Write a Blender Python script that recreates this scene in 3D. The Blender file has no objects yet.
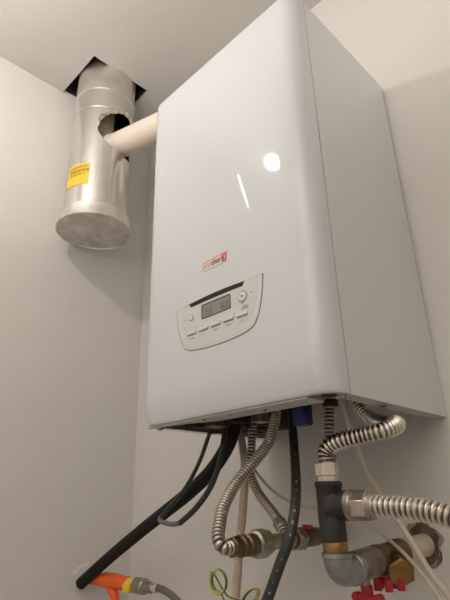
import bpy, bmesh, math, random
from mathutils import Vector, Matrix
random.seed(7)
C = bpy.context.scene.collection
PI = math.pi

# ------------------------------------------------------------------ materials
def mat(name, col, rough=.5, metal=0., var=.0, vscale=12., bump=0., bscale=60., coat=0., col2=None, stretch=None, spec=.5):
    m = bpy.data.materials.new(name); m.use_nodes = True
    nt = m.node_tree; b = nt.nodes['Principled BSDF']
    b.inputs['Base Color'].default_value = (*col, 1)
    b.inputs['Roughness'].default_value = rough
    b.inputs['Metallic'].default_value = metal
    b.inputs['Coat Weight'].default_value = coat
    b.inputs['Coat Roughness'].default_value = .04
    b.inputs['Specular IOR Level'].default_value = spec
    tc = nt.nodes.new('ShaderNodeTexCoord')
    src = tc.outputs['Object']
    if stretch:
        mp = nt.nodes.new('ShaderNodeMapping'); mp.inputs['Scale'].default_value = stretch
        nt.links.new(src, mp.inputs['Vector']); src = mp.outputs['Vector']
    if var or col2:
        n = nt.nodes.new('ShaderNodeTexNoise'); n.inputs['Scale'].default_value = vscale
        n.inputs['Detail'].default_value = 6
        nt.links.new(src, n.inputs['Vector'])
        r = nt.nodes.new('ShaderNodeValToRGB')
        c2 = col2 or tuple(max(0, c * (1 - var)) for c in col)
        r.color_ramp.elements[0].position = .35; r.color_ramp.elements[0].color = (*c2, 1)
        r.color_ramp.elements[1].position = .62; r.color_ramp.elements[1].color = (*col, 1)
        nt.links.new(n.outputs['Fac'], r.inputs['Fac'])
        nt.links.new(r.outputs['Color'], b.inputs['Base Color'])
    if bump:
        n2 = nt.nodes.new('ShaderNodeTexNoise'); n2.inputs['Scale'].default_value = bscale
        n2.inputs['Detail'].default_value = 8
        nt.links.new(src, n2.inputs['Vector'])
        bp = nt.nodes.new('ShaderNodeBump'); bp.inputs['Strength'].default_value = bump
        bp.inputs['Distance'].default_value = .004
        nt.links.new(n2.outputs['Fac'], bp.inputs['Height'])
        nt.links.new(bp.outputs['Normal'], b.inputs['Normal'])
    return m

M = {}
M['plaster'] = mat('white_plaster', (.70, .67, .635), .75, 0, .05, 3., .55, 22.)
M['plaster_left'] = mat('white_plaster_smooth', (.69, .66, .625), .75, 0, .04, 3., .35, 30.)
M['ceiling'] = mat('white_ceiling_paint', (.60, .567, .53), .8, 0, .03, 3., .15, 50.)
M['floor'] = mat('beige_floor_tile', (.62, .57, .51), .5, 0, .15, 6.)
M['shaft'] = mat('shaded_shaft_concrete', (.05, .045, .04), .9, 0, .4, 14., .6, 40.)  # shaft is unlit: its darkness is put into the colour
M['enamel'] = mat('white_enamel', (.60, .62, .645), .45, 0, 0, 1, .0, 9., coat=1., spec=.3)
M['enamel_side'] = mat('white_enamel_side', (.585, .615, .61), .4, 0, 0, 1, .0, 9., coat=1.)
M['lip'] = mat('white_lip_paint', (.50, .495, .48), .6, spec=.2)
M['panel_plastic'] = mat('white_plastic', (.67, .67, .66), .38)
M['panel_face'] = mat('pale_grey_plastic', (.60, .595, .58), .42)
M['button'] = mat('grey_button_plastic', (.27, .26, .245), .4)
M['print_grey'] = mat('grey_print', (.22, .21, .2), .6)
M['black_plastic'] = mat('black_plastic', (.012, .010, .010), .4, spec=.2)
M['dark_inside'] = mat('dark_interior', (.035, .03, .026), .7, 0, .5, 25.)
M['lcd'] = mat('lcd_green_grey', (.21, .225, .205), .25)
M['lcd_ink'] = mat('lcd_segment', (.06, .065, .06), .4)
M['sticker'] = mat('cream_sticker', (.72, .62, .52), .4)
M['sticker_red'] = mat('red_sticker_print', (.62, .07, .08), .4)
M['sticker_pink'] = mat('pink_sticker_print', (.70, .30, .25), .4)
M['ink'] = mat('black_ink', (.03, .025, .025), .5)
M['galv'] = mat('galvanised_sheet', (.84, .81, .77), .25, 1., .22, 9., .16, 14., stretch=(1, 1, .35))
M['galv_cap'] = mat('scuffed_galvanised_cap', (.74, .71, .66), .55, .85, .30, 22., .25, 40.)
M['foil'] = mat('wrinkled_foil', (.80, .76, .71), .42, 1., .2, 16., .45, 30.)
M['torn'] = mat('torn_sheet_edge', (.72, .66, .58), .45, .9, .5, 40., .3, 60.)
M['yellow'] = mat('yellow_label', (.85, .58, .03), .45, 0, .1, 20.)
M['brown_ink'] = mat('brown_print', (.38, .20, .02), .5)
M['pvc'] = mat('cream_pvc_pipe', (.78, .68, .58), .38, 0, .05, 8.)
M['pvc_dim'] = mat('beige_ribbed_flue', (.50, .44, .34), .5, 0, .2, 20.)
M['chrome'] = mat('nickel_nut', (.78, .70, .62), .22, 1., .2, 40.)
M['iron'] = mat('black_cast_iron', (.022, .020, .019), .62, .1, .4, 45., .5, 60.)
M['zinc'] = mat('grey_galvanised_elbow', (.31, .325, .32), .42, .85, .3, 30., .15, 50.)
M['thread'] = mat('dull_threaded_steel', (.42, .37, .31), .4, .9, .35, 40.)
M['brass'] = mat('aged_brass', (.42, .25, .09), .38, .9, .45, 35., .1, 60.)
M['brass_dark'] = mat('dark_brass', (.20, .13, .07), .45, .8, .5, 45., .2, 60.)
M['brass_pale'] = mat('tarnished_pale_brass', (.44, .36, .28), .42, .85, .4, 40., .15, 60., col2=(.22, .24, .19))
M['red'] = mat('red_plastic', (.46, .012, .028), .4)
M['blue'] = mat('navy_plastic', (.015, .025, .11), .45)
M['foam'] = mat('black_foam_insulation', (.010, .010, .010), .7, 0, .3, 60., .2, 120., spec=.25)
M['cable_black'] = mat('black_cable_sheath', (.018, .017, .018), .42)
M['cable_grey'] = mat('grey_cable_sheath', (.13, .125, .12), .5)
M['conduit'] = mat('beige_conduit', (.58, .46, .34), .5, 0, .1, 20.)
M['cable_white'] = mat('cream_cable', (.62, .54, .42), .5)
M['orange'] = mat('orange_tape', (.9, .12, .015), .45, 0, .15, 30., .3, 50.)
M['hole'] = mat('rough_broken_plaster', (.20, .15, .10), .95, 0, .6, 60., 1., 60.)
M['hole_rim'] = mat('chipped_plaster', (.50, .45, .38), .9, 0, .6, 70., 1., 70.)
M['gap'] = mat('dark_gap_filler', (.10, .085, .07), .9, 0, .5, 40.)

def uv_mat(name, build, rough=.5, metal=0.):
    m = bpy.data.materials.new(name); m.use_nodes = True
    nt = m.node_tree; b = nt.nodes['Principled BSDF']
    b.inputs['Roughness'].default_value = rough; b.inputs['Metallic'].default_value = metal
    uv = nt.nodes.new('ShaderNodeUVMap')
    sep = nt.nodes.new('ShaderNodeSeparateXYZ'); nt.links.new(uv.outputs['UV'], sep.inputs[0])
    col = build(nt, uv, sep)
    nt.links.new(col, b.inputs['Base Color'])
    return m
def ramp(nt, fac, c0, c1, p0, p1):
    r = nt.nodes.new('ShaderNodeValToRGB'); nt.links.new(fac, r.inputs['Fac'])
    r.color_ramp.elements[0].position = p0; r.color_ramp.elements[0].color = (*c0, 1)
    r.color_ramp.elements[1].position = p1; r.color_ramp.elements[1].color = (*c1, 1)
    return r.outputs['Color']
def math_n(nt, op, a, b_):
    n = nt.nodes.new('ShaderNodeMath'); n.operation = op
    for i, v in enumerate((a, b_)):
        if hasattr(v, 'links'): nt.links.new(v, n.inputs[i])
        elif v is not None: n.inputs[i].default_value = v
    return n.outputs[0]
def braid_build(nt, uv, sep):
    # u round the hose 0..1, v along it in metres: dark braid with pale tracer threads
    a = math_n(nt, 'SINE', math_n(nt, 'ADD', math_n(nt, 'MULTIPLY', sep.outputs['X'], 4 * PI), math_n(nt, 'MULTIPLY', sep.outputs['Y'], 200)), None)
    b = math_n(nt, 'SINE', math_n(nt, 'SUBTRACT', math_n(nt, 'MULTIPLY', sep.outputs['X'], 4 * PI), math_n(nt, 'MULTIPLY', sep.outputs['Y'], 200)), None)
    p = math_n(nt, 'MULTIPLY', a, b)
    n = nt.nodes.new('ShaderNodeTexNoise'); n.inputs['Scale'].default_value = 90
    tc = nt.nodes.new('ShaderNodeTexCoord'); nt.links.new(tc.outputs['Object'], n.inputs['Vector'])
    p = math_n(nt, 'ADD', p, math_n(nt, 'MULTIPLY', math_n(nt, 'SUBTRACT', n.outputs['Fac'], .5), .9))
    return ramp(nt, p, (.026, .025, .022), (.30, .27, .22), .86, 1.0)
M['braid'] = uv_mat('dark_braided_sleeve', braid_build, .55)
def steel_braid(nt, uv, sep):
    a = math_n(nt, 'SINE', math_n(nt, 'ADD', math_n(nt, 'MULTIPLY', sep.outputs['X'], 12 * PI), math_n(nt, 'MULTIPLY', sep.outputs['Y'], 900)), None)
    b = math_n(nt, 'SINE', math_n(nt, 'SUBTRACT', math_n(nt, 'MULTIPLY', sep.outputs['X'], 12 * PI), math_n(nt, 'MULTIPLY', sep.outputs['Y'], 900)), None)
    p = math_n(nt, 'MULTIPLY', a, b)
    return ramp(nt, p, (.09, .085, .08), (.45, .42, .38), .3, .7)
M['steel_braid'] = uv_mat('steel_braided_sleeve', steel_braid, .4, .6)
def earth_build(nt, uv, sep):
    return ramp(nt, math_n(nt, 'SINE', math_n(nt, 'MULTIPLY', sep.outputs['X'], 2 * PI), None), (.05, .16, .04), (.60, .52, .10), .62, .78)
M['earth'] = uv_mat('green_yellow_insulation', earth_build, .45)

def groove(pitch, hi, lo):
    # shade between the ribs put into the colour: grooves painted darker
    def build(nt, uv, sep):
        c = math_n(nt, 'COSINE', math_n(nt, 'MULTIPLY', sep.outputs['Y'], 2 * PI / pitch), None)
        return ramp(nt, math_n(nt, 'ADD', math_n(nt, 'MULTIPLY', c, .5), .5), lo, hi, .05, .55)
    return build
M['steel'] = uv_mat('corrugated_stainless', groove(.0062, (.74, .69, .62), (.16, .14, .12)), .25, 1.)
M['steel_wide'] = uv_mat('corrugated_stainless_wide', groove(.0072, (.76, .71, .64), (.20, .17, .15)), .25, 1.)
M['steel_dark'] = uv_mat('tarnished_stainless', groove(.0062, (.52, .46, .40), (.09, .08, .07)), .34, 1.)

# ------------------------------------------------------------------ mesh helpers
def obj(name, bm, m, parent=None, smooth=True, bevel=0., angle=40):
    me = bpy.data.meshes.new(name)
    bmesh.ops.recalc_face_normals(bm, faces=bm.faces)
    bm.to_mesh(me); bm.free()
    o = bpy.data.objects.new(name, me); C.objects.link(o)
    for mm in (m if isinstance(m, (list, tuple)) else [m]): me.materials.append(M[mm] if isinstance(mm, str) else mm)
    if smooth:
        for p in me.polygons: p.use_smooth = True
        me.set_sharp_from_angle(angle=math.radians(angle))
    if bevel:
        bv = o.modifiers.new('bevel', 'BEVEL'); bv.width = bevel; bv.segments = 3; bv.limit_method = 'ANGLE'
        bv.angle_limit = math.radians(40)
    if parent is not None: place_under(o, parent)
    return o
def place_under(o, parent):
    o.parent = parent
    if parent.type == 'EMPTY': o.matrix_parent_inverse = Matrix.Translation(-parent.location)
def thing(name, label, cat, loc, group=None):
    o = bpy.data.objects.new(name, None); C.objects.link(o)
    o.location = loc; o.empty_display_size = .05
    o['label'] = label; o['category'] = cat
    if group: o['group'] = group
    return o
def tag(o, label, cat, group=None):
    o['label'] = label; o['category'] = cat
    if group: o['group'] = group
    return o
def struct(name, bm, m, **k):
    o = obj(name, bm, m, **k); o['kind'] = 'structure'; return o

def box(bm, lo, hi):
    r = bmesh.ops.create_cube(bm, size=1)
    c = [(a + b) / 2 for a, b in zip(lo, hi)]; s = [b - a for a, b in zip(lo, hi)]
    for v in r['verts']: v.co = Vector((v.co.x * s[0] + c[0], v.co.y * s[1] + c[1], v.co.z * s[2] + c[2]))
    return r['verts']
def frame_of(d):
    d = Vector(d).normalized()
    up = Vector((0, 0, 1)) if abs(d.z) < .9 else Vector((0, 1, 0))
    a = d.cross(up).normalized(); b = a.cross(d).normalized()
    return d, a, b
def lathe(bm, prof, origin, direc, segs=28, rot=0., caps=True):
    """prof: (distance along direction, radius) pairs"""
    d, a, b = frame_of(direc); o = Vector(origin); rings = []
    for t, r in prof:
        rings.append([bm.verts.new(o + d * t + (a * math.cos(rot + 2 * PI * i / segs) + b * math.sin(rot + 2 * PI * i / segs)) * r) for i in range(segs)])
    for r0, r1 in zip(rings, rings[1:]):
        for i in range(segs): bm.faces.new((r0[i], r0[(i + 1) % segs], r1[(i + 1) % segs], r1[i]))
    if caps:
        bm.faces.new(rings[0]); bm.faces.new(rings[-1])
def catmull(pts, n=16):
    P = [Vector(p) for p in pts]; P = [P[0] * 2 - P[1]] + P + [P[-1] * 2 - P[-2]]
    out = []
    for i in range(1, len(P) - 2):
        p0, p1, p2, p3 = P[i - 1:i + 3]
        for k in range(n):
            t = k / n
            out.append(.5 * ((2 * p1) + (p2 - p0) * t + (2 * p0 - 5 * p1 + 4 * p2 - p3) * t * t + (3 * p1 - p0 - 3 * p2 + p3) * t ** 3))
    out.append(P[-2]); return out
def resample(pts, step):
    L = [0]
    for a, b in zip(pts, pts[1:]): L.append(L[-1] + (b - a).length)
    n = max(2, int(L[-1] / step)); out = []; j = 0
    for i in range(n + 1):
        s = L[-1] * i / n
        while j < len(pts) - 2 and L[j + 1] < s: j += 1
        seg = L[j + 1] - L[j]
        out.append(pts[j].lerp(pts[j + 1], 0 if seg < 1e-9 else (s - L[j]) / seg))
    return out, L[-1]
def smooth_pts(P, it):
    for _ in range(it):
        P = [P[0]] + [(P[i - 1] + P[i] * 2 + P[i + 1]) / 4 for i in range(1, len(P) - 1)] + [P[-1]]
    return P
def tube(bm, pts, rad, segs=14, step=.006, smooth_it=0, raw=False):
    """rad: number or function(distance along, total length); writes u round, v along (metres)"""
    path = [Vector(p) for p in pts] if raw else catmull(pts)
    path = smooth_pts(path, smooth_it)
    path, L = resample(path, step)
    uvl = bm.loops.layers.uv.verify()
    rings = []; t0 = (path[1] - path[0]).normalized(); _, a, b = frame_of(t0)
    for i, p in enumerate(path):
        t = (path[min(i + 1, len(path) - 1)] - path[max(i - 1, 0)]).normalized()
        a = (a - t * a.dot(t)).normalized(); b = t.cross(a)
        s = L * i / (len(path) - 1); r = rad(s, L) if callable(rad) else rad
        rings.append(([bm.verts.new(p + (a * math.cos(2 * PI * k / segs) + b * math.sin(2 * PI * k / segs)) * r) for k in range(segs)], s))
    for (r0, s0), (r1, s1) in zip(rings, rings[1:]):
        for k in range(segs):
            f = bm.faces.new((r0[k], r0[(k + 1) % segs], r1[(k + 1) % segs], r1[k]))
            for lp, u, v in zip(f.loops, (k, k + 1, k + 1, k), (s0, s0, s1, s1)): lp[uvl].uv = (u / segs, v)
    bm.faces.new(rings[0][0]); bm.faces.new(rings[-1][0])
    return path
def ribbed(r, pitch, depth):
    def fn(s, L):
        k = .5 + .5 * math.cos(2 * PI * s / pitch)
        return r - depth + depth * (k ** .8)
    return fn
def prism(bm, poly, f0, f1):
    """poly of 2-D points, f0/f1 map a point to 3-D for the two faces"""
    A = [bm.verts.new(f0(p)) for p in poly]; B = [bm.verts.new(f1(p)) for p in poly]
    n = len(poly)
    bm.faces.new(A); bm.faces.new(B[::-1])
    for i in range(n): bm.faces.new((A[i], A[(i + 1) % n], B[(i + 1) % n], B[i]))
def rounded(poly, r, seg=5):
    out = []; n = len(poly)
    for i in range(n):
        p0, p1, p2 = (Vector(poly[j % n]) for j in (i - 1, i, i + 1))
        rr = r[i] if isinstance(r, (list, tuple)) else r
        d0 = (p0 - p1); d1 = (p2 - p1)
        k = min(rr, d0.length * .49, d1.length * .49)
        a = p1 + d0.normalized() * k; b = p1 + d1.normalized() * k
        for s in range(seg + 1):
            t = s / seg; out.append((a * (1 - t) ** 2 + p1 * 2 * t * (1 - t) + b * t * t).to_tuple())
    return out

# ------------------------------------------------------------------ room
XL, XR, YB, YF, ZC, ZF = -.518, 1.35, 0., -2.1, 1.159, -1.35
T = .1
HX0, HX1, HY0, HY1 = XL, -.318, -.360, -.153     # hole cut in the ceiling against the left wall
bm = bmesh.new(); box(bm, (XL - T, YB, ZF - T), (XR + T, YB + T, ZC + T)); struct('wall_back', bm, 'plaster', smooth=False)
bm = bmesh.new(); box(bm, (XL - T, YF - T, ZF - T), (XL, YB, ZC + .6)); struct('wall_left', bm, 'plaster_left', smooth=False)
bm = bmesh.new(); box(bm, (XR, YF - T, ZF - T), (XR + T, YB, ZC + T)); struct('wall_right', bm, 'plaster', smooth=False)
bm = bmesh.new(); box(bm, (XL, YF - T, ZF - T), (XR, YF, ZC + T)); struct('wall_front', bm, 'plaster', smooth=False)
bm = bmesh.new(); box(bm, (XL, YF, ZF - T), (XR, YB, ZF)); struct('floor', bm, 'floor', smooth=False)
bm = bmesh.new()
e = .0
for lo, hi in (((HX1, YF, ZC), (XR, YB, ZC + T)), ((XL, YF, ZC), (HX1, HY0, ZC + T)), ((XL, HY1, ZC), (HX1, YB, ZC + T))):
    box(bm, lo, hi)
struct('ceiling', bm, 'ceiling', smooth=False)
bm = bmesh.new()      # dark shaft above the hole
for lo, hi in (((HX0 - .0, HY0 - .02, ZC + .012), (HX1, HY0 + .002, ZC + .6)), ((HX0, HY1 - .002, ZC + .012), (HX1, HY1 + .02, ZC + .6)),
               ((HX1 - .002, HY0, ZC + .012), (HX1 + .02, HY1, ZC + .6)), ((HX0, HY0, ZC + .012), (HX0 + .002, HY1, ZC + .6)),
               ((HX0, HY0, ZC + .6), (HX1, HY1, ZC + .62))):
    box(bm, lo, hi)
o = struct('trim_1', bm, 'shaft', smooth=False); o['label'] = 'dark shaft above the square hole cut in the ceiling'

# ------------------------------------------------------------------ boiler
W, H = .398, .74
YFR, YS, RC = -.352, -.306, .030
boiler = thing('gas_boiler', 'large white wall-hung gas boiler with a small control panel low on its front', 'boiler', (W / 2, 0, 0))
def cover_row(z, ins=0., push=0.):
    yf = YFR + push
    if z < .052: yf += .009 * ((.052 - z) / .052) ** 1.7
    if z > H - .02: yf += .012 * ((z - H + .02) / .02) ** 2
    r = RC; x0, x1 = ins - .006, W - ins
    yf += ins
    pts = [(x0, YS), (x0, (YS + yf + r) / 2)]
    n = 8
    for i in range(n + 1):
        a = PI / 2 * i / n; pts.append((x0 + r - r * math.cos(a), yf + r - r * math.sin(a)))
    m = 16
    for i in range(1, m):
        x = x0 + r + (x1 - x0 - 2 * r) * i / m; pts.append((x, yf))
    for i in range(n + 1):
        a = PI / 2 * i / n; pts.append((x1 - r + r * math.sin(a), yf + r - r * math.cos(a)))
    pts += [(x1, (YS + yf + r) / 2), (x1, YS)]
    out = []
    for x, y in pts:
        u = (x - W / 2) / (W / 2)
        out.append((x, min(YS, y - .0004 * max(0, 1 - u * u)), z))
    return out
bm = bmesh.new()
zs = [0, .003, .008, .014, .02, .026, .032, .038, .044, .052, .08] + [.08 + (H - .1) * i / 14 for i in range(1, 15)] + [H - .014, H - .008, H - .003, H]
rows = [cover_row(.030, .010), cover_row(.003, .010), cover_row(.0, .007), cover_row(0.0005, .001)] + [cover_row(z) for z in zs[1:]] + [cover_row(H, .03), ]
R_ = [[bm.verts.new(p) for p in r] for r in rows]
for a, b in zip(R_, R_[1:]):
    for i in range(len(a) - 1): bm.faces.new((a[i], a[i + 1], b[i + 1], b[i]))
cover = obj('front_cover', bm, 'enamel', boiler, angle=50)
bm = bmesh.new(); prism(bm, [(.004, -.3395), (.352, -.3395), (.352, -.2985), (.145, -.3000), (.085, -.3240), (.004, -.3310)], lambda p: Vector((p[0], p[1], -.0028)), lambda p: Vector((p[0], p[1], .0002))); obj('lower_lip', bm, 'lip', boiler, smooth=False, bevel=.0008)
for x0, x1, s in ((W - .002, W, -1), (-.006, -.004, 1)):
    bm = bmesh.new(); prism(bm, [(YS + .0028, 0), (-.0025, 0), (-.0105, H), (YS + .0024, H)], lambda p: Vector((x0, p[0], p[1])), lambda p: Vector((x1, p[0], p[1])))
    if s < 0: box(bm, (x1 - .026, YS + .004, 0), (x1 - .001, -.006, .0018))
    else: box(bm, (x0 + .001, YS + .004, 0), (x0 + .018, -.006, .0018))
    pnl = obj('side_panel', bm, 'enamel_side', boiler, smooth=False, bevel=.0008)
    bm = bmesh.new(); lathe(bm, [(0, .0045), (.0012, .0045)], (W - .016 if s < 0 else .012, -.19, .0002), (0, 0, -1), 12)
    obj('screw_hole', bm, 'black_plastic', pnl)
bm = bmesh.new(); box(bm, (0.001, -.34, H - .003), (W - .001, -.005, H)); obj('top_panel', bm, 'enamel_side', boiler, smooth=False)
bm = bmesh.new(); box(bm, (.002, -.30, .115), (W - .018, 0, H - .004)); obj('inner_chassis', bm, 'gap', boiler, smooth=False)
bm = bmesh.new(); box(bm, (.006, -.33, .058), (W - .016, -.30, H - .004)); obj('inner_front', bm, 'dark_inside', boiler, smooth=False)
# dark lumpy box added for the shaded interior and parts under the left side
bm = bmesh.new(); box(bm, (.004, -.285, .012), (.088, -.035, .12))
box(bm, (.012, -.26, .004), (.04, -.20, .014)); box(bm, (.05, -.17, .005), (.08, -.10, .014)); box(bm, (.015, -.12, .006), (.04, -.07, .014))
obj('interior_shade_box', bm, 'dark_inside', boiler, smooth=False, bevel=.002)
bm = bmesh.new(); box(bm, (.055, -.25, .002), (.085, -.21, .013)); obj('brass_bracket', bm, 'brass_dark', boiler, smooth=False, bevel=.001)
# outlets under the casing
for x, y in ((.079, -.14), (.137, -.14), (.181, -.15), (.264, -.15), (.305, -.13)):
    bm = bmesh.new(); lathe(bm, [(0, .015), (.07, .015)], (x, y, .048), (0, 0, 1), 6)
    lathe(bm, [(0, .0125), (.012, .0125)], (x, y, .038), (0, 0, 1), 24)
    obj('pipe_outlet', bm, 'brass_dark', boiler)
bm = bmesh.new(); box(bm, (.098, -.17, .012), (.122, -.14, .12)); obj('grey_bracket', bm, 'thread', boiler, smooth=False, bevel=.002)
bm = bmesh.new(); box(bm, (.2295, -.212, -.013), (.2545, -.188, .030)); box(bm, (.234, -.208, .030), (.25, -.192, .12))
o = obj('filling_knob', bm, 'blue', boiler, smooth=False, bevel=.003); o['label'] = 'navy blue plastic filling knob'
# small screws in the lip
for x, y, z in ((.013, -.318, -.002), (W - .006, -.300, -.003)):
    bm = bmesh.new(); lathe(bm, [(0, .003), (.003, .005), (.007, .0055), (.012, .004)], (x, y, z - .003), (0, 0, 1), 14)
    obj('screw', bm, 'thread', boiler)
for x, y in ((.143, -.329), (.262, -.318), (.202, -.331)):
    bm = bmesh.new(); lathe(bm, [(0, .0028 if y > -.33 else .0018), (.0012, .0028 if y > -.33 else .0018)], (x, y, -.0026), (0, 0, -1), 12); obj('lip_hole', bm, 'black_plastic', boiler)

# front surface depth at (x, z), used for things lying on the cover
def yfront(x, z):
    u = (x - W / 2) / (W / 2); y = YFR - .0004 * max(0, 1 - u * u)
    if z < .052: y += .009 * ((.052 - z) / .052) ** 1.7
    return y
def on_front(off):
    return lambda p: Vector((p[0], yfront(p[0], p[1]) - off * .55, p[1]))
# control panel
half = [(.3008, .1925), (.2985, .170), (.2945, .150), (.2885, .131), (.2800, .1165), (.266, .1100), (.245, .1068), (.222, .1053)]
poly = half + [(.2, .1048)] + [(.4 - x, z) for x, z in half[::-1]]
def dense(poly, n=6):
    out = []
    for i in range(len(poly)):
        a, b = Vector(poly[i]), Vector(poly[(i + 1) % len(poly)])
        k = max(1, int((b - a).length / .012))
        out += [a.lerp(b, j / k).to_tuple() for j in range(k)]
    return out
poly = dense(poly)
c0 = Vector((.2, .150))
def shrink(poly, sx, sz0, sz1):
    return [((p[0] - .2) * sx + .2, .1925 - (.1925 - p[1]) * sz1 - sz0) for p in poly]
def plate(poly, o0, o1, inner=None, o2=None):
    """closed outline with fan-free grid cap: rings shrinking to the middle line so it follows the bulge"""
    bm = bmesh.new(); rings = []
    def ring(pl, off): rings.append([bm.verts.new(on_front(off)(p)) for p in pl])
    ring(poly, o0); ring(poly, o1)
    if inner: ring(inner, o2); poly = inner; o1 = o2
    cz = sum(p[1] for p in poly) / len(poly)
    for s in (.75, .5, .25):
        ring([(.2 + (p[0] - .2) * (1 - (1 - s) * .35), cz + (p[1] - cz) * s) for p in poly], o1)
    n = len(poly)
    for a, b in zip(rings, rings[1:]):
        for i in range(n): bm.faces.new((a[i], a[(i + 1) % n], b[(i + 1) % n], b[i]))
    bm.faces.new(rings[-1])
    return bm
panel = obj('control_panel', plate(poly, -.001, .0018, shrink(poly, .985, .0008, .975), .0030), 'panel_plastic', boiler, angle=35)
# thin dark joint round the panel
bm = bmesh.new()
pts = [on_front(.0004)(p) for p in dense([((p[0] - .2) * 1.012 + .2, .1925 + (p[1] - .1925) * 1.012 + .0006) for p in poly])]
tube(bm, pts + [pts[0]], .0006, 6, .004, raw=True); obj('panel_joint', bm, 'print_grey', panel)
inner = shrink(poly, .93, .0012, .845)
obj('panel_face', plate(inner, .002, .0034), 'panel_face', panel, angle=35)
def flat(name, poly, o0, o1, m, parent, bevel=0):
    bm = bmesh.new(); prism(bm, poly, on_front(o0), on_front(o1)); return obj(name, bm, m, parent, smooth=False, bevel=bevel)
# black grip slot along the top edge
bm = bmesh.new(); n = 14; A = []
for i in range(n + 1):
    x = .1335 + .131 * i / n; xi = .1385 + .122 * i / n
    arch = .0022 * (1 - (2 * i / n - 1) ** 2)
    A.append((x, .1925 + arch, xi, .1855 + arch * .3))
vt = [[bm.verts.new(on_front(of)(p)) for of, p in ((.001, (a, b)), (.0042, (a, b)), (.0042, (c, d)), (.001, (c, d)))] for a, b, c, d in A]
for a, b in zip(vt, vt[1:]):
    for k in range(4): bm.faces.new((a[k], b[k], b[(k + 1) % 4], a[(k + 1) % 4]))
bm.faces.new(vt[0]); bm.faces.new(vt[-1])
o = obj('grip_slot', bm, 'black_plastic', panel, smooth=False); o['label'] = 'black grip slot'
# display
def rect(x0, z0, x1, z1): return [(x0, z0), (x1, z0), (x1, z1), (x0, z1)]
disp = flat('display', rounded(rect(.1655, .1560, .2335, .1812), .003, 3), .0030, .0048, 'black_plastic', panel)
flat('screen', rounded(rect(.1682, .1572, .2325, .1790), .0025, 3), .0040, .0051, 'lcd', disp)
SEG = {'5': 'afgcd', '0': 'abcdef', '6': 'afgcde'}
def seven(bm, ch, x, z, w, h, t):
    hh = h / 2
    R = {'a': rect(x, z + h - t, x + w, z + h), 'd': rect(x, z, x + w, z + t), 'g': rect(x, z + hh - t / 2, x + w, z + hh + t / 2),
         'f': rect(x, z + hh, x + t, z + h), 'b': rect(x + w - t, z + hh, x + w, z + h), 'e': rect(x, z, x + t, z + hh), 'c': rect(x + w - t, z, x + w, z + hh)}
    for s in SEG[ch]: prism(bm, R[s], on_front(.0050), on_front(.0053))
for ch, x in (('5', .1765), ('5', .1855), ('6', .2125), ('0', .2215)):
    bm = bmesh.new(); seven(bm, ch, x, .1605, .0062, .0105, .0014); obj('screen_digit', bm, 'lcd_ink', disp, smooth=False)
# round knobs
def ell(x, z, r, n=20): return [(x + r * math.cos(2 * PI * i / n), z + r * math.sin(2 * PI * i / n)) for i in range(n)]
kn = flat('round_button', ell(.2595, .168, .0098, 28), .003, .0044, 'button', panel)
flat('button_cap', ell(.2595, .168, .0080, 28), .004, .0062, 'panel_plastic', kn, .001)
flat('button_mark', ell(.2595, .168, .0022, 10), .006, .0066, 'print_grey', kn)
kn = flat('round_button', ell(.1395, .1662, .0060, 24), .003, .0044, 'button', panel)
flat('button_cap', ell(.1395, .1662, .0046, 24), .004, .0060, 'panel_plastic', kn, .001)
for x, z in ((.1405, .1372), (.1700, .1378), (.1990, .1380), (.2280, .1380), (.2575, .1376)):
    b = flat('push_button', rounded(rect(x - .0115, z - .0035, x + .0115, z + .0035), .0025, 3), .003, .0042, 'button', panel, .0005)
    flat('button_cap', rounded(rect(x - .0106, z - .0008, x + .0106, z + .0036), .0018, 3), .004, .0068, 'panel_plastic', b, .0008)
# tiny printed marks under and beside the buttons
marks = [rect(x - w_, z - .0008, x + w_, z + .0008) for x, z, w_ in ((.141, .129, .0045), (.170, .1295, .0015), (.199, .1297, .004), (.228, .1297, .0045), (.2575, .1292, .0015), (.2635, .1475, .0075), (.2635, .1512, .0060), (.1245, .166, .0018), (.2775, .1695, .0012))]
marks += [ell(x, z, .0012, 8) for x, z in ((.153, .1445), (.2405, .1455), (.2585, .1565))]
for pl in marks:
    bm = bmesh.new(); prism(bm, pl, on_front(.0033), on_front(.004)); obj('printed_mark', bm, 'print_grey', panel, smooth=False)
# brand sticker
st = flat('brand_sticker', [(.1655, .2432), (.2250, .2424), (.2282, .2625), (.1668, .2600)], .0003, .0012, 'sticker', boiler)
flat('sticker_border', [(.1668, .2570), (.2278, .2597), (.2282, .2625), (.1668, .2600)], .001, .0015, 'sticker_pink', st)
flat('sticker_emblem', rounded([(.2150, .2440), (.2245, .2436), (.2270, .2600), (.2135, .2590)], .003, 3), .0012, .0017, 'sticker_red', st)
flat('emblem_figure', [(.2185, .2455), (.2215, .2500), (.2240, .2460), (.2228, .2530), (.2248, .2575), (.2212, .2545), (.2178, .2560), (.2196, .2520)], .0016, .0020, 'sticker', st)
def lettering(name, body, size, x, z, m, parent, off):
    cu = bpy.data.curves.new(name, 'FONT'); cu.body = body; cu.size = size; cu.shear = .15; cu.offset = .00025
    to = bpy.data.objects.new(name, cu); C.objects.link(to)
    dg = bpy.context.evaluated_depsgraph_get(); dg.update()
    me = bpy.data.meshes.new_from_object(to.evaluated_get(dg))
    bpy.data.objects.remove(to); bpy.data.curves.remove(cu)
    xs = max(v.co.x for v in me.vertices)
    for v in me.vertices:
        X, Z = x + v.co.x, z + v.co.y
        v.co = Vector((X, yfront(X, Z) - off * .55, Z))
    me.materials.clear(); me.materials.append(M[m])
    o = bpy.data.objects.new(name, me); C.objects.link(o); place_under(o, parent); me.name = name
    return xs
xs = lettering('pale_lettering', 'pro', .0145, .1668, .2476, 'sticker_pink', st, .0019)
lettering('black_lettering', 'therm', .0145, .1675 + xs, .2476, 'ink', st, .0020)

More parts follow.
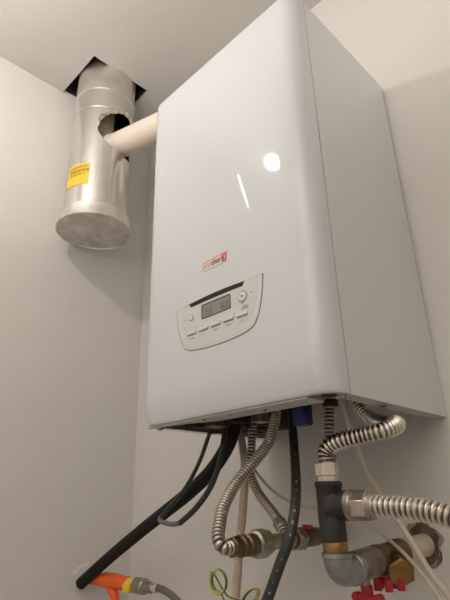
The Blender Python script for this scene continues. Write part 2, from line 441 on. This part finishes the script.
# ------------------------------------------------------------------ flue duct
FX, FY = -.400, -.262
flue = thing('metal_flue_duct', 'silver sheet-metal flue cylinder with a torn hole and a yellow label, hanging from the ceiling', 'flue duct', (FX, FY, .605))
AZ = math.atan2(.27, .963)                 # the way the white pipe leaves
fd = Vector((math.cos(AZ), math.sin(AZ), 0)); fs = Vector((-math.sin(AZ), math.cos(AZ), 0))
ZP = .889
bm = bmesh.new(); RO, RI = .0915, .0900
N = 96
zl = [.64, .655, .67, .685, .70, .715, .73, .745, .76, .775, .79, .805, .82, .84, .86, .90, .94, .98, .99, 1.03, 1.065, 1.12, ZC + .25]
def shell_ring(r, z): return [bm.verts.new((FX + dent(z, i, r) * math.cos(2 * PI * i / N), FY + dent(z, i, r) * math.sin(2 * PI * i / N), z)) for i in range(N)]
def dent(z, i, r):
    th = (math.degrees(2 * PI * i / N) + 180) % 360 - 180
    return r - .0065 * math.exp(-((th - 14 + (z - .74) * 60) / 9) ** 2) * math.exp(-((z - .745) / .06) ** 2)
outer = [shell_ring(RO, z) for z in zl]; inr = [shell_ring(RI, z) for z in zl]
for rr in (outer, inr):
    for a, b in zip(rr, rr[1:]):
        for i in range(N): bm.faces.new((a[i], a[(i + 1) % N], b[(i + 1) % N], b[i]))
for k in (0, -1):
    for i in range(N): bm.faces.new((outer[k][i], outer[k][(i + 1) % N], inr[k][(i + 1) % N], inr[k][i]))
duct = obj('duct_tube', bm, 'galv', flue)
# the torn opening, cut with a ragged prism
rnd = random.Random(3); hole = []
for i in range(44):
    a = 2 * PI * i / 44
    rx, rz = .078, (.082 if math.sin(a) > 0 else .072)
    j = 1 + (rnd.uniform(-.06, .06) if .05 < a < 2.3 else rnd.uniform(-.015, .015))
    hole.append((rx * math.cos(a) * j + .004, ZP + .021 + rz * math.sin(a) * j))
bm = bmesh.new()
prism(bm, hole, lambda p: Vector((FX, FY, 0)) + fd * .03 + fs * p[0] + Vector((0, 0, p[1])), lambda p: Vector((FX, FY, 0)) + fd * .2 + fs * p[0] + Vector((0, 0, p[1])))
cutter = obj('cutter', bm, 'galv', None, smooth=False)
md = duct.modifiers.new('cut', 'BOOLEAN'); md.object = cutter; md.operation = 'DIFFERENCE'; md.solver = 'EXACT'
bpy.context.view_layer.update()
dg = bpy.context.evaluated_depsgraph_get(); me = bpy.data.meshes.new_from_object(duct.evaluated_get(dg))
duct.modifiers.clear(); duct.data = me; bpy.data.objects.remove(cutter)
for p_ in me.polygons: p_.use_smooth = True
me.set_sharp_from_angle(angle=math.radians(30))
# curled torn lip along the upper half of the opening
bm = bmesh.new()
for i in range(1, 20):
    a0, a1 = 2 * PI * i / 44, 2 * PI * (i + 1) / 44
    def on_cyl(t, z, r):
        t = max(-.089, min(.089, t)); return Vector((FX, FY, z)) + fs * t * (r / RO) + fd * math.sqrt(max(1e-6, r * r - (t * r / RO) ** 2))
    h0, h1 = hole[i % 44], hole[(i + 1) % 44]
    k = rnd.uniform(.010, .022)
    out = [(p[0] * (1 + k * 4), p[1] + (p[1] - ZP) * k * 6) for p in (h0, h1)]
    v = [bm.verts.new(on_cyl(*h0, RO + .0003)), bm.verts.new(on_cyl(*h1, RO + .0003)),
         bm.verts.new(on_cyl(out[1][0], out[1][1], RO + rnd.uniform(.004, .010))), bm.verts.new(on_cyl(out[0][0], out[0][1], RO + rnd.uniform(.003, .009)))]
    bm.faces.new(v)
o = obj('torn_lip', bm, 'torn', flue, smooth=False)
s = o.modifiers.new('thick', 'SOLIDIFY'); s.thickness = .0008
for z, r in ((1.065, RO), (.992, RO)):
    bm = bmesh.new(); th = [2 * PI * i / 72 for i in range(73)]
    if z < 1: th = [math.radians(-160 + 2.5 * i) for i in range(60)]
    tube(bm, [(FX + (r + .0005) * math.cos(a), FY + (r + .0005) * math.sin(a), z) for a in th], .0021, 8, .006, raw=True)
    obj('seam_bead', bm, 'galv', flue)
bm = bmesh.new(); lathe(bm, [(0, RO + .0008), (.15, RO + .0008)], (FX, FY, 1.068), (0, 0, 1), 72, caps=False); obj('foil_collar', bm, 'foil', flue)
bm = bmesh.new()
lathe(bm, [(-.045, .0945), (-.043, .0985), (-.030, .0992), (-.006, .1035), (-.002, .1058), (0, .1062), (.0012, .1050), (.0012, .1022), (-.0025, .1005), (-.003, .05), (-.003, .001)][::1], (FX, FY, .606), (0, 0, -1), 72)
obj('end_cap', bm, 'galv_cap', flue, angle=30)
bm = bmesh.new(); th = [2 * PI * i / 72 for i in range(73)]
tube(bm, [(FX + .0932 * math.cos(a), FY + .0932 * math.sin(a), .652) for a in th], .0016, 8, .006, raw=True); obj('cap_shadow_line', bm, 'thread', flue)  # dark bead put in as the shadow line along the cap's top edge
# yellow label wrapped on the tube, printed upper half
def wrap(bm, a0, a1, z0, z1, r, n=10, skew=0.):
    A = []
    for i in range(n + 1):
        a = math.radians(a0 + (a1 - a0) * i / n); sk = skew * i / n
        A.append([bm.verts.new((FX + r * math.cos(a), FY + r * math.sin(a), z + sk)) for z in (z0, z1)])
    for p, q in zip(A, A[1:]): bm.faces.new((p[0], q[0], q[1], p[1]))
bm = bmesh.new(); wrap(bm, -98, -46, .712, .784, RO + .0008, 12, -.003); lab = obj('yellow_label', bm, 'yellow', flue); lab['label'] = 'yellow warning label with small brown print'
bm = bmesh.new(); rr = random.Random(11)
for row, (z0, z1) in enumerate(((.766, .776), (.752, .763), (.742, .749))):
    a = -91 + row * 2
    while a < -50 - (3 if row == 2 else 0):
        w_ = rr.uniform(1.6, 3.6)
        wrap(bm, a, a + w_, z0 + rr.uniform(0, .002), z1 - rr.uniform(0, .002), RO + .0012, 2)
        if rr.random() < .5: wrap(bm, a, a + w_ * .4, z0 - .001, z1, RO + .0013, 1)
        a += w_ + rr.uniform(.7, 1.6)
obj('label_print', bm, 'brown_ink', lab)

# white exhaust pipe from the flue to the boiler outlet
pipe = thing('exhaust_pipe', 'thick cream plastic exhaust pipe running from the torn flue hole to above the boiler', 'pipe', (W / 2, -.085, .74))
RP = .0390
end = Vector((W / 2, FY + (W / 2 - FX) * math.tan(AZ), ZP)); st_ = Vector((FX, FY, ZP)) + fd * .028
bm = bmesh.new()
bendr = .07; bpts = [st_, st_.lerp(end, .5), end - fd * bendr]
for i in range(1, 9):
    a = PI / 2 * i / 8; bpts.append(end - fd * bendr + fd * bendr * math.sin(a) + Vector((0, 0, -bendr + bendr * math.cos(a))))
bpts.append(Vector((end.x, end.y, .742)))
tube(bm, bpts, RP, 40, .01, raw=True); obj('pipe_tube', bm, 'pvc', pipe)
bm = bmesh.new(); lathe(bm, [(-.008, RP + .0005), (-.006, RP + .003), (.016, RP + .003), (.02, RP + .0005)], st_ + fd * .012, fd, 40, caps=False); obj('socket_rim', bm, 'pvc', pipe)
bm = bmesh.new(); e0 = Vector((FX, FY, ZP)); ep = [e0 + fd * .034]
for i in range(1, 9):
    a = PI / 2 * i / 8; ep.append(e0 + fd * (.034 - .040 * math.sin(a)) + Vector((0, 0, .040 - .040 * math.cos(a))))
ep.append(ep[-1] + Vector((0, 0, .20)))
tube(bm, ep, ribbed(.036, .012, .0025), 36, .002, raw=True); o = obj('ribbed_elbow', bm, 'pvc_dim', pipe); o['label'] = 'beige ribbed elbow turning up inside the flue'

# ------------------------------------------------------------------ corrugated hoses
def hose(label, pts, r, m, nuts=(), loc=None, pitch=.0062):
    t = thing('corrugated_hose', label, 'hose', loc or pts[-1], 'ribbed steel hoses under the boiler')
    bm = bmesh.new(); tube(bm, pts, ribbed(r, pitch, r * .26), 20, .0007, smooth_it=3)
    obj('hose_tube', bm, m, t)
    for prof, o_, d_, mm, sg in nuts:
        bm = bmesh.new(); lathe(bm, prof, o_, d_, sg, rot=.3); obj('nut', bm, mm, t, angle=25, bevel=.0008 if sg == 6 else 0)
    return t
h1 = [(.1365, -.14, .0298), (.1376, -.145, .0144), (.1412, -.17, -.0273), (.1394, -.22, -.0697), (.138, -.26, -.1017), (.1523, -.300, -.1338), (.1667, -.322, -.1563), (.1753, -.3335, -.1700), (.1835, -.3375, -.1808), (.1870, -.3300, -.1852), (.1860, -.312, -.1850)]
hose('tarnished ribbed steel hose curving from the boiler down to the left brass valve end', h1, .0098, 'steel_dark')
h2 = [(.0791, -.14, .0416), (.0781, -.14, .0262), (.0711, -.14, -.0263), (.0655, -.14, -.0750), (.0888, -.145, -.1124), (.1351, -.16, -.1463), (.1640, -.175, -.1665), (.1740, -.18, -.177)]
hose('ribbed steel hose dropping behind the curved one and slanting right behind the braided hose', h2, .0090, 'steel_dark',
     [([(0, .012), (.014, .012)], (.152, -.170, -.157), (.02, -.006, -.018), 'thread', 6)])
h3 = [(.2643, -.15, .0317), (.2575, -.15, -.0225), (.2475, -.14, -.0724), (.2246, -.11, -.1262), (.190, -.08, -.170), (.168, -.075, -.180)]
hose('short straight ribbed steel hose dropping from the boiler behind the black tee', h3, .0098, 'steel_dark',
     [([(0, .0135), (.012, .0135)], (.2650, -.15, .0200), (0, 0, 1), 'brass_dark', 6)])
h4 = [(.3046, -.13, .038), (.3053, -.13, .0295), (.3119, -.13, .0103), (.3288, -.135, -.007), (.3579, -.150, -.0189), (.3907, -.18, -.0248), (.4039, -.205, -.0327), (.3975, -.235, -.0411), (.3719, -.25, -.0461), (.3491, -.26, -.0499), (.3300, -.262, -.0563), (.3215, -.262, -.0663), (.3212, -.262, -.080)]
hose('shiny ribbed steel hose looping out to the right and back into the black tee', h4, .0121, 'steel',
     [([(0, .0165), (.017, .0165)], (.3212, -.262, -.0955), (0, 0, 1), 'chrome', 6), ([(0, .0135), (.011, .0135)], (.3212, -.262, -.106), (0, 0, 1), 'chrome', 6)])
h5 = [(.372, -.262, -.1338), (.384, -.262, -.1344), (.421, -.262, -.1365), (.4576, -.262, -.1406), (.4798, -.262, -.1459), (.5098, -.262, -.1577), (.56, -.262, -.19), (.60, -.262, -.25)]
hose('thick shiny ribbed steel hose leaving the side of the black tee to the right', h5, .0142, 'steel_wide',
     [([(0, .0190), (.0205, .0190)], (.3600, -.262, -.1334), (1, 0, 0), 'chrome', 6), ([(0, .0165), (.004, .0165), (.007, .0140)], (.3805, -.262, -.1340), (1, 0, 0), 'thread', 24)], pitch=.0072)

# ------------------------------------------------------------------ gas line fittings on the right (tee, elbow, strainer, wall pipe)
TX, TY = .3212, -.262
gas = thing('pipe_fitting_run', 'black iron tee on a grey elbow and brass strainer, piped into the ragged wall hole', 'pipe fittings', (TX, 0, -.198))
bm = bmesh.new()
lathe(bm, [(0, .0170), (.002, .0190), (.006, .0190), (.008, .0174), (.045, .0178), (.062, .0172), (.066, .0178), (.074, .0176), (.075, .0160)], (TX, TY, -.1025), (0, 0, -1), 32)
lathe(bm, [(0, .0215), (.010, .0190), (.017, .0178), (.019, .0188), (.026, .0188), (.028, .0165)], (TX + .004, TY, -.1332), (1, 0, 0), 32)
tee = obj('black_tee', bm, 'iron', gas, bevel=0); tee['label'] = 'black cast-iron tee'
bm = bmesh.new(); lathe(bm, [(0, .0150), (.002, .0195), (.0035, .0180), (.005, .0195), (.0065, .0180), (.008, .0195), (.011, .0180)], (TX + .0285, TY, -.1332), (1, 0, 0), 30); obj('threaded_ring', bm, 'thread', gas)
bm = bmesh.new(); lathe(bm, [(0, .0150), (.004, .0162), (.012, .0162), (.016, .0150)], (TX + .0012, TY, -.1755), (0, 0, -1), 28); obj('brass_nipple', bm, 'brass', gas)
bm = bmesh.new(); ZE = -.209; XE = TX + .0026
ept = [(XE, TY, -.190), (XE, TY, -.196)]
for i in range(1, 9):
    a = PI / 2 * i / 8; ept.append((XE, TY + .016 - .016 * math.cos(a), -.196 - .016 * math.sin(a)))
ept += [(XE, TY + .024, -.212), (XE, TY + .036, -.2115)]
tube(bm, ept, lambda s, L: .0182 + (.0022 if s < .005 or s > L - .006 else 0), 32, .0015, raw=True)
o = obj('grey_elbow', bm, 'zinc', gas); o['label'] = 'grey galvanised elbow'
ax = Vector((XE, TY + .034, -.2105)); ad = Vector((TX, 0, -.198)) - ax; AL = ad.length
bm = bmesh.new(); pr_ = [(0, .0165)]
for i in range(11): pr_ += [(.004 + i * .0046, .0198), (.0066 + i * .0046, .0196), (.0070 + i * .0046, .0172), (.0082 + i * .0046, .0172)]
pr_.append((.056, .0170)); lathe(bm, pr_, ax, ad, 32); obj('threaded_coupling', bm, 'thread', gas, angle=20)
bm = bmesh.new(); lathe(bm, [(.052, .0150), (.056, .0195), (.068, .0205), (.072, .0185), (.120, .0185), (.124, .0205), (.138, .0205), (.140, .018)], ax, ad, 30)
lathe(bm, [(0, .0165), (.030, .0165)], Vector((.323, -.118, -.205)), Vector((.029, -.032, -.019)), 28)
lathe(bm, [(-.004, .0195), (.006, .0195)], Vector((.323, -.118, -.205)) + Vector((.029, -.032, -.019)).normalized() * .026, Vector((.029, -.032, -.019)), 28)
obj('brass_strainer', bm, 'brass_dark', gas)
bm = bmesh.new(); lathe(bm, [(0, .0212), (.013, .0212), (.0155, .0190)], Vector((.323, -.118, -.205)) + Vector((.029, -.032, -.019)).normalized() * .031, Vector((.029, -.032, -.019)), 6, rot=.5)
o = obj('hex_cap', bm, 'brass', gas, angle=20, bevel=.0008); o['label'] = 'hexagonal brass cap'
bm = bmesh.new(); lathe(bm, [(.135, .0175), (AL + .02, .0175)], ax, ad, 28); obj('wall_pipe', bm, 'cable_white', gas)
# red handles under the valve
bm = bmesh.new(); lathe(bm, [(0, .006), (.022, .006)], (XE - .008, -.186, -.222), (-.004, .003, -1), 16); stem = obj('valve_stem', bm, 'thread', gas)
bm = bmesh.new(); cx, cy, cz = XE - .009, -.184, -.242
box(bm, (cx - .017, cy - .005, cz - .026), (cx + .018, cy + .005, cz - .005)); lathe(bm, [(0, .0085), (.012, .0085)], (cx, cy, cz - .006), (0, 0, 1), 18)
for s_ in (-1, 1): lathe(bm, [(-.006, .006), (.006, .006)], (cx + s_ * .017, cy, cz - .009), (0, 1, 0), 14)
o = obj('butterfly_handle', bm, 'red', gas, bevel=.0012); o['label'] = 'red butterfly handle'
bm = bmesh.new()
lathe(bm, [(0, .010), (.013, .010)], (.330, -.150, -.238), (0, 0, 1), 18)
for a in (0.25, 1.55, 2.85, 4.1, 5.2):
    p_ = Vector((.330 + .017 * math.cos(a), -.150 + .017 * math.sin(a), -.2365)); lathe(bm, [(-.008, .0055), (.007, .0055)], p_, (0, 0, 1), 12)
    lathe(bm, [(0, .004), (.016, .004)], (.330, -.150, -.233), p_ - Vector((.330, -.150, -.2365)), 10)
o = obj('star_handle', bm, 'red', gas); o['label'] = 'red star-shaped handle'
# ragged hole in the plaster round the wall pipe
rnd = random.Random(5)
def ragged(r, n, j, z=0, x=0):
    ph = [rnd.uniform(0, 6.28) for _ in range(5)]
    wob = lambda i: sum(math.sin((k + 2) * 2 * PI * i / n + ph[k]) for k in range(5)) * j * .45
    return [(TX + x + (r + wob(i) + rnd.uniform(-j, j) * .3) * math.cos(2 * PI * i / n), -.196 + z + (r * 1.1 + wob(i) + rnd.uniform(-j, j) * .3) * math.sin(2 * PI * i / n)) for i in range(n)]
bm = bmesh.new(); prism(bm, ragged(.0285, 30, .004), lambda p: Vector((p[0], -.0022, p[1])), lambda p: Vector((p[0], .01, p[1]))); o = struct('trim_2', bm, 'hole', smooth=False); o['label'] = 'rough brown hole in the plaster around the wall pipe'
bm = bmesh.new(); a = ragged(.0305, 36, .004); b = ragged(.0265, 36, .003)
va = [bm.verts.new((p[0], -.0002, p[1])) for p in a]; vm = [bm.verts.new(((p[0] + q[0]) / 2, -.0035 + rnd.uniform(-.0025, .0025), (p[1] + q[1]) / 2)) for p, q in zip(a, b)]; vb = [bm.verts.new((p[0], -.001, p[1])) for p in b]
for r0, r1 in ((va, vm), (vm, vb)):
    for i in range(36): bm.faces.new((r0[i], r0[(i + 1) % 36], r1[(i + 1) % 36], r1[i]))
o = struct('trim_3', bm, 'hole_rim', smooth=False); o['label'] = 'chipped plaster rim of the wall hole'

# ------------------------------------------------------------------ left valve run
vx0, vx1 = Vector((.1855, -.322, -.185)), Vector((.160, 0, -.184))
vd = (vx1 - vx0); VL = vd.length
val = thing('valve_fitting_run', 'horizontal tarnished brass valve fittings below the boiler, between the curved hose and black tee', 'pipe fittings', vx1)
def vpart(name, prof, m, segs=28, rot=0., bev=0.):
    bm = bmesh.new(); lathe(bm, prof, vx0, vd, segs, rot); return obj(name, bm, m, val, angle=28, bevel=bev)
vpart('hose_nut', [(.004, .012), (.006, .0145), (.020, .0145), (.022, .0135)], 'brass_dark', 6, .3, .0008)
vpart('dark_nipple', [(.020, .0115), (.024, .0150), (.030, .0150), (.032, .0125), (.036, .0125), (.038, .0150), (.055, .0150), (.058, .013)], 'brass_dark')
vpart('union_nut', [(.056, .0165), (.059, .0205), (.078, .0210), (.086, .0200), (.092, .0150)], 'brass_pale', 8, .2, .001)
vpart('valve_tube', [(.088, .0150), (.096, .0120), (.142, .0110)], 'brass_pale')
vpart('tee_body', [(.134, .0125), (.137, .0140), (.152, .0140), (.156, .0115), (.166, .0115)], 'thread')
vpart('hex_nut', [(.163, .0165), (.166, .0195), (.184, .0195), (.187, .017)], 'thread', 6, .1, .0008)
vpart('wall_stub', [(.160, .0145), (.235, .0150), (.238, .0125), (VL + .02, .0120)], 'brass_dark')
bm = bmesh.new(); vdn = vd.normalized(); q = vx0 + vdn * .196
lathe(bm, [(-.003, .0085), (.0, .0095), (.003, .0095), (.0032, .0060), (.0045, .0060), (.0047, .002)], vx0 + vdn * .1655, -vdn, 22); obj('drain_cap', bm, 'thread', val)
bm = bmesh.new(); lathe(bm, [(0, .006), (.02, .006)], vx0 + vdn * .205, (0, 0, 1), 14)
box(bm, (vx0.x - .014, vx0.y + .190, -.171), (vx0.x - .002, vx0.y + .206, -.165)); o = obj('lever', bm, 'red', val, bevel=.001); o['label'] = 'small red lever'

# ------------------------------------------------------------------ cables and sleeves
def cable(name, label, cat, pts, r, m, segs=12, step=.004, group=None, sm=2):
    bm = bmesh.new(); tube(bm, pts, r, segs, step, smooth_it=sm); return tag(obj(name, bm, m), label, cat, group)
cable('braided_hose', 'dark braided hose with pale flecks hanging in front of the brass valve run', 'hose',
      [(.1809, -.15, .030), (.185, -.155, .0076), (.2119, -.19, -.0528), (.2412, -.23, -.1004), (.2550, -.255, -.1357), (.2555, -.272, -.1734), (.2407, -.278, -.2053), (.2217, -.278, -.2382), (.1914, -.27, -.2791), (.16, -.26, -.33)], .0076, 'braid', 18, .003)
cable('insulated_pipe', 'thick black foam-covered pipe slanting from under the boiler to the left wall', 'pipe',
      [(.0722, -.17, .0432), (.0604, -.17, .0217), (.0369, -.17, -.0230), (-.0146, -.165, -.0659), (-.0866, -.16, -.1045), (-.174, -.155, -.1420), (-.2692, -.15, -.1831), (-.3804, -.145, -.2335), (-.4549, -.146, -.2725), (-.512, -.148, -.3040)], .0138, 'foam', 22, .006)
lp = thing('cable_loop', 'thin black cable hanging in a long narrow loop beside the thick black pipe', 'cable', (.03, -.2, .02))
lpts = [(.0290, -.2, .024), (.0122, -.2, -.0094), (-.017, -.2, -.0575), (-.0584, -.2, -.1016), (-.1074, -.2, -.1356), (-.1295, -.2, -.1503)]
bm = bmesh.new(); tube(bm, lpts, .0041, 12, .004, smooth_it=2); obj('cable_run', bm, 'cable_black', lp)
bm = bmesh.new(); tube(bm, [(-.1295, -.2, -.1503), (-.131, -.202, -.1548), (-.1194, -.205, -.1592), (-.0815, -.21, -.1625), (-.0574, -.21, -.1603)], .0046, 12, .003, smooth_it=2); o = obj('cable_bend', bm, 'cable_grey', lp); o['label'] = 'grey bend at the bottom of the loop'
bm = bmesh.new(); tube(bm, [(-.0574, -.21, -.1603), (-.0115, -.21, -.1344), (.0273, -.21, -.1008), (.0521, -.21, -.0622), (.0636, -.21, -.0278), (.0626, -.2, .0094), (.0600, -.19, .026)], .0055, 12, .004, smooth_it=2); obj('cable_run', bm, 'cable_black', lp)
bm = bmesh.new()
tube(bm, [(-.0076, -.12, .030), (.0062, -.12, .0200), (.025, -.12, -.0053), (.0322, -.12, -.0705), (.0240, -.12, -.1367), (.0117, -.12, -.2013), (.0023, -.12, -.2627), (-.0053, -.12, -.3012), (-.0118, -.12, -.3564), (-.016, -.12, -.42)],
     lambda s, L: .0080 if s < .20 else .0086 - .0011 * (.5 + .5 * math.cos(2 * PI * s / .0042)), 18, .0009, smooth_it=4)
tag(obj('drain_conduit', bm, 'conduit'), 'beige ribbed plastic drain tube hanging straight down behind the valve run', 'hose')
cable('thin_cable', 'thin cream cable swinging right behind the braided hose and black tee', 'cable',
      [(-.002, -.09, .030), (.0033, -.09, .0154), (.0121, -.09, -.0361), (.035, -.09, -.0707), (.0792, -.09, -.1095), (.1301, -.09, -.1325), (.1738, -.09, -.1403), (.2186, -.09, -.1477), (.2589, -.095, -.1589), (.3131, -.115, -.1786), (.3571, -.14, -.2011), (.3826, -.15, -.2224), (.3985, -.15, -.2466), (.4082, -.15, -.2765), (.415, -.15, -.32)], .0027, 'cable_white', 10)
cable('flat_cable', 'cream cable falling straight from the boiler corner past the shiny hoses', 'cable',
      [(.2980, -.17, .050), (.3002, -.17, .0254), (.3025, -.16, -.0108), (.3052, -.15, -.0431), (.3116, -.14, -.0869), (.3323, -.14, -.1233), (.3512, -.14, -.1526), (.3712, -.14, -.1885), (.3906, -.14, -.2229), (.412, -.14, -.25), (.4295, -.14, -.2754), (.45, -.14, -.31)], .0042, 'cable_white', 12)
ep_ = [(.066, -.205, -.310), (.060, -.203, -.290), (.047, -.202, -.274)]
for i in range(5, 30):       # first coil, two and a half turns
    a = -PI / 2 - i * 2 * PI / 10 + PI; k = i / 30
    ep_.append((.043 + .0185 * math.cos(a) + .004 * k, -.202 - .012 * k, -.249 + .0175 * math.sin(a) - .002 * k))
ep_ += [(.060, -.206, -.268), (.080, -.200, -.275)]
for i in range(0, 22):       # second coil lies over on its side
    a = -PI * .75 + i * 2 * PI / 10; k = i / 22
    u_, v_ = .021 * math.cos(a), .0085 * math.sin(a)
    ep_.append((.112 + u_ * .8 - v_ * .6 + .003 * k, -.200 - .010 * k, -.268 + u_ * .6 + v_ * .8))
ep_ += [(.128, -.207, -.285), (.132, -.205, -.31)]
cable('earth_wire', 'coiled green and yellow earth wire hanging beside the beige drain tube', 'wire', ep_, .0017, 'earth', 10, .002, sm=1)

# ------------------------------------------------------------------ orange tap on the left wall with its steel braided hose
tap = thing('orange_tap', 'orange taped pipe fitting sticking out of the left wall below the black pipe', 'tap', (XL, -.13, -.293))
bm = bmesh.new()
lathe(bm, [(-.004, .012), (.05, .0140), (.07, .0165), (.11, .0165), (.145, .0145), (.168, .0135), (.172, .010)], (-.500, -.13, -.293), (1, 0, .01), 26)
tube(bm, [(-.405, -.13, -.297), (-.390, -.133, -.312), (-.372, -.137, -.326), (-.360, -.14, -.334)], lambda s, L: .0135 - .006 * s / L, 16, .004)
for v in bm.verts: v.co += Vector((0, rnd.uniform(-.0012, .0012), rnd.uniform(-.0015, .0015)))
obj('orange_body', bm, 'orange', tap)
bm = bmesh.new(); lathe(bm, [(0, .0125), (.008, .0140), (.022, .0140), (.030, .0125)], (-.333, -.132, -.292), (1, 0, 0), 6, rot=.2); box(bm, (-.330, -.149, -.307), (-.306, -.136, -.289)); o = obj('yellow_sleeve', bm, 'yellow', tap, bevel=.002); o['label'] = 'yellow sleeve'
bm = bmesh.new(); lathe(bm, [(0, .0130), (.004, .0165), (.034, .0165), (.038, .0120), (.060, .0115)], (-.3060, -.13, -.2925), (1, 0, 0), 26); obj('end_nut', bm, 'thread', tap)
bm = bmesh.new(); lathe(bm, [(-.02, .013), (.028, .013)], (XL, -.13, -.293), (1, 0, 0), 20); obj('wall_stub', bm, 'thread', tap)
bh = thing('steel_braided_hose', 'short steel braided hose drooping from the orange tap', 'hose', (-.245, -.13, -.292))
bm = bmesh.new(); tube(bm, [(-.248, -.13, -.2915), (-.2238, -.13, -.2913), (-.1990, -.13, -.2945), (-.1720, -.13, -.3025), (-.1502, -.13, -.3149), (-.12, -.13, -.345), (-.10, -.13, -.40)], .0072, 16, .003); obj('hose_sleeve', bm, 'steel_braid', bh)
bm = bmesh.new(); lathe(bm, [(0, .0085), (.002, .0095), (.022, .0095), (.024, .0085)], (-.247, -.13, -.2915), (1, 0, -.02), 20); obj('ferrule', bm, 'steel', bh)

# plaster daubs where pipe meets left wall
bm = bmesh.new(); pts = [(-.13 + (.034 + rnd.uniform(-.006, .006)) * math.cos(2 * PI * i / 22) - .004, -.287 + (.026 + rnd.uniform(-.004, .004)) * math.sin(2 * PI * i / 22)) for i in range(22)]
prism(bm, pts, lambda p: Vector((XL - .003, p[0], p[1])), lambda p: Vector((XL + .0025, p[0] * .9 - .013, p[1] * .9 - .0287)))
o = struct('trim_4', bm, 'plaster', bevel=.001); o['label'] = 'daub of white plaster around the orange tap'

# ------------------------------------------------------------------ camera
cam = bpy.data.cameras.new('camera'); co = bpy.data.objects.new('camera', cam); C.objects.link(co)
cam.sensor_fit = 'VERTICAL'; cam.sensor_height = 24.; cam.lens = 486.83 / 600 * 24.; cam.clip_start = .01
Rm = Matrix(((.7027999356302603, .7110460636128725, -.022039643797954974), (-.2876485162688013, .2557041474554775, -.922970053719201), (-.6506385952020207, .6550029651800872, .3842402035691148)))
F = Matrix(((1, 0, 0), (0, -1, 0), (0, 0, -1)))
co.matrix_world = Matrix.Translation((.72941, -.86593, -.12637)) @ (F @ Rm).transposed().to_4x4()
bpy.context.scene.camera = co

# ------------------------------------------------------------------ light
def lamp(name, kind, loc, power, col, size, rot=None):
    l = bpy.data.lights.new(name, kind); l.energy = power; l.color = col
    if kind == 'AREA': l.shape = 'DISK'; l.size = size
    else: l.shadow_soft_size = size
    o = bpy.data.objects.new(name, l); C.objects.link(o); o.location = loc
    if rot: o.rotation_euler = rot
    return o
lamp('bulb', 'POINT', (-.06, -.87, .89), 6.2, (1, .95, .90), .021)
lamp('rear_fill_light', 'AREA', (.45, -2.05, -.25), 1.4, (1, .96, .91), 1.1, (PI / 2, 0, 0))  # unseen soft fill added behind the camera, not an actual doorway
lamp('ceiling_bounce_fill', 'AREA', (.80, -1.55, .45), 23., (1, .96, .91), .4, (PI, 0, 0))  # added fill bounced off the ceiling behind the camera, no such fixture
l = lamp('streak_light', 'AREA', (-.1905, -.866, .846), .06, (1, .95, .90), .006)  # added out of view to put a reflected streak on the boiler front
l.data.shape = 'RECTANGLE'; l.data.size = .007; l.data.size_y = .155
yv = Vector((-.043, 0, .159)).normalized(); zv = Vector((0, -1, 0)); xv = yv.cross(zv)
l.matrix_world = Matrix.Translation(l.location) @ Matrix((xv, yv, zv)).transposed().to_4x4()
w = bpy.data.worlds.new('world'); bpy.context.scene.world = w; w.use_nodes = True
w.node_tree.nodes['Background'].inputs[0].default_value = (.9, .8, .7, 1); w.node_tree.nodes['Background'].inputs[1].default_value = .1
vs = bpy.context.scene.view_settings
vs.view_transform = 'Standard'; vs.look = 'None'; vs.exposure = 0; vs.gamma = 1.06
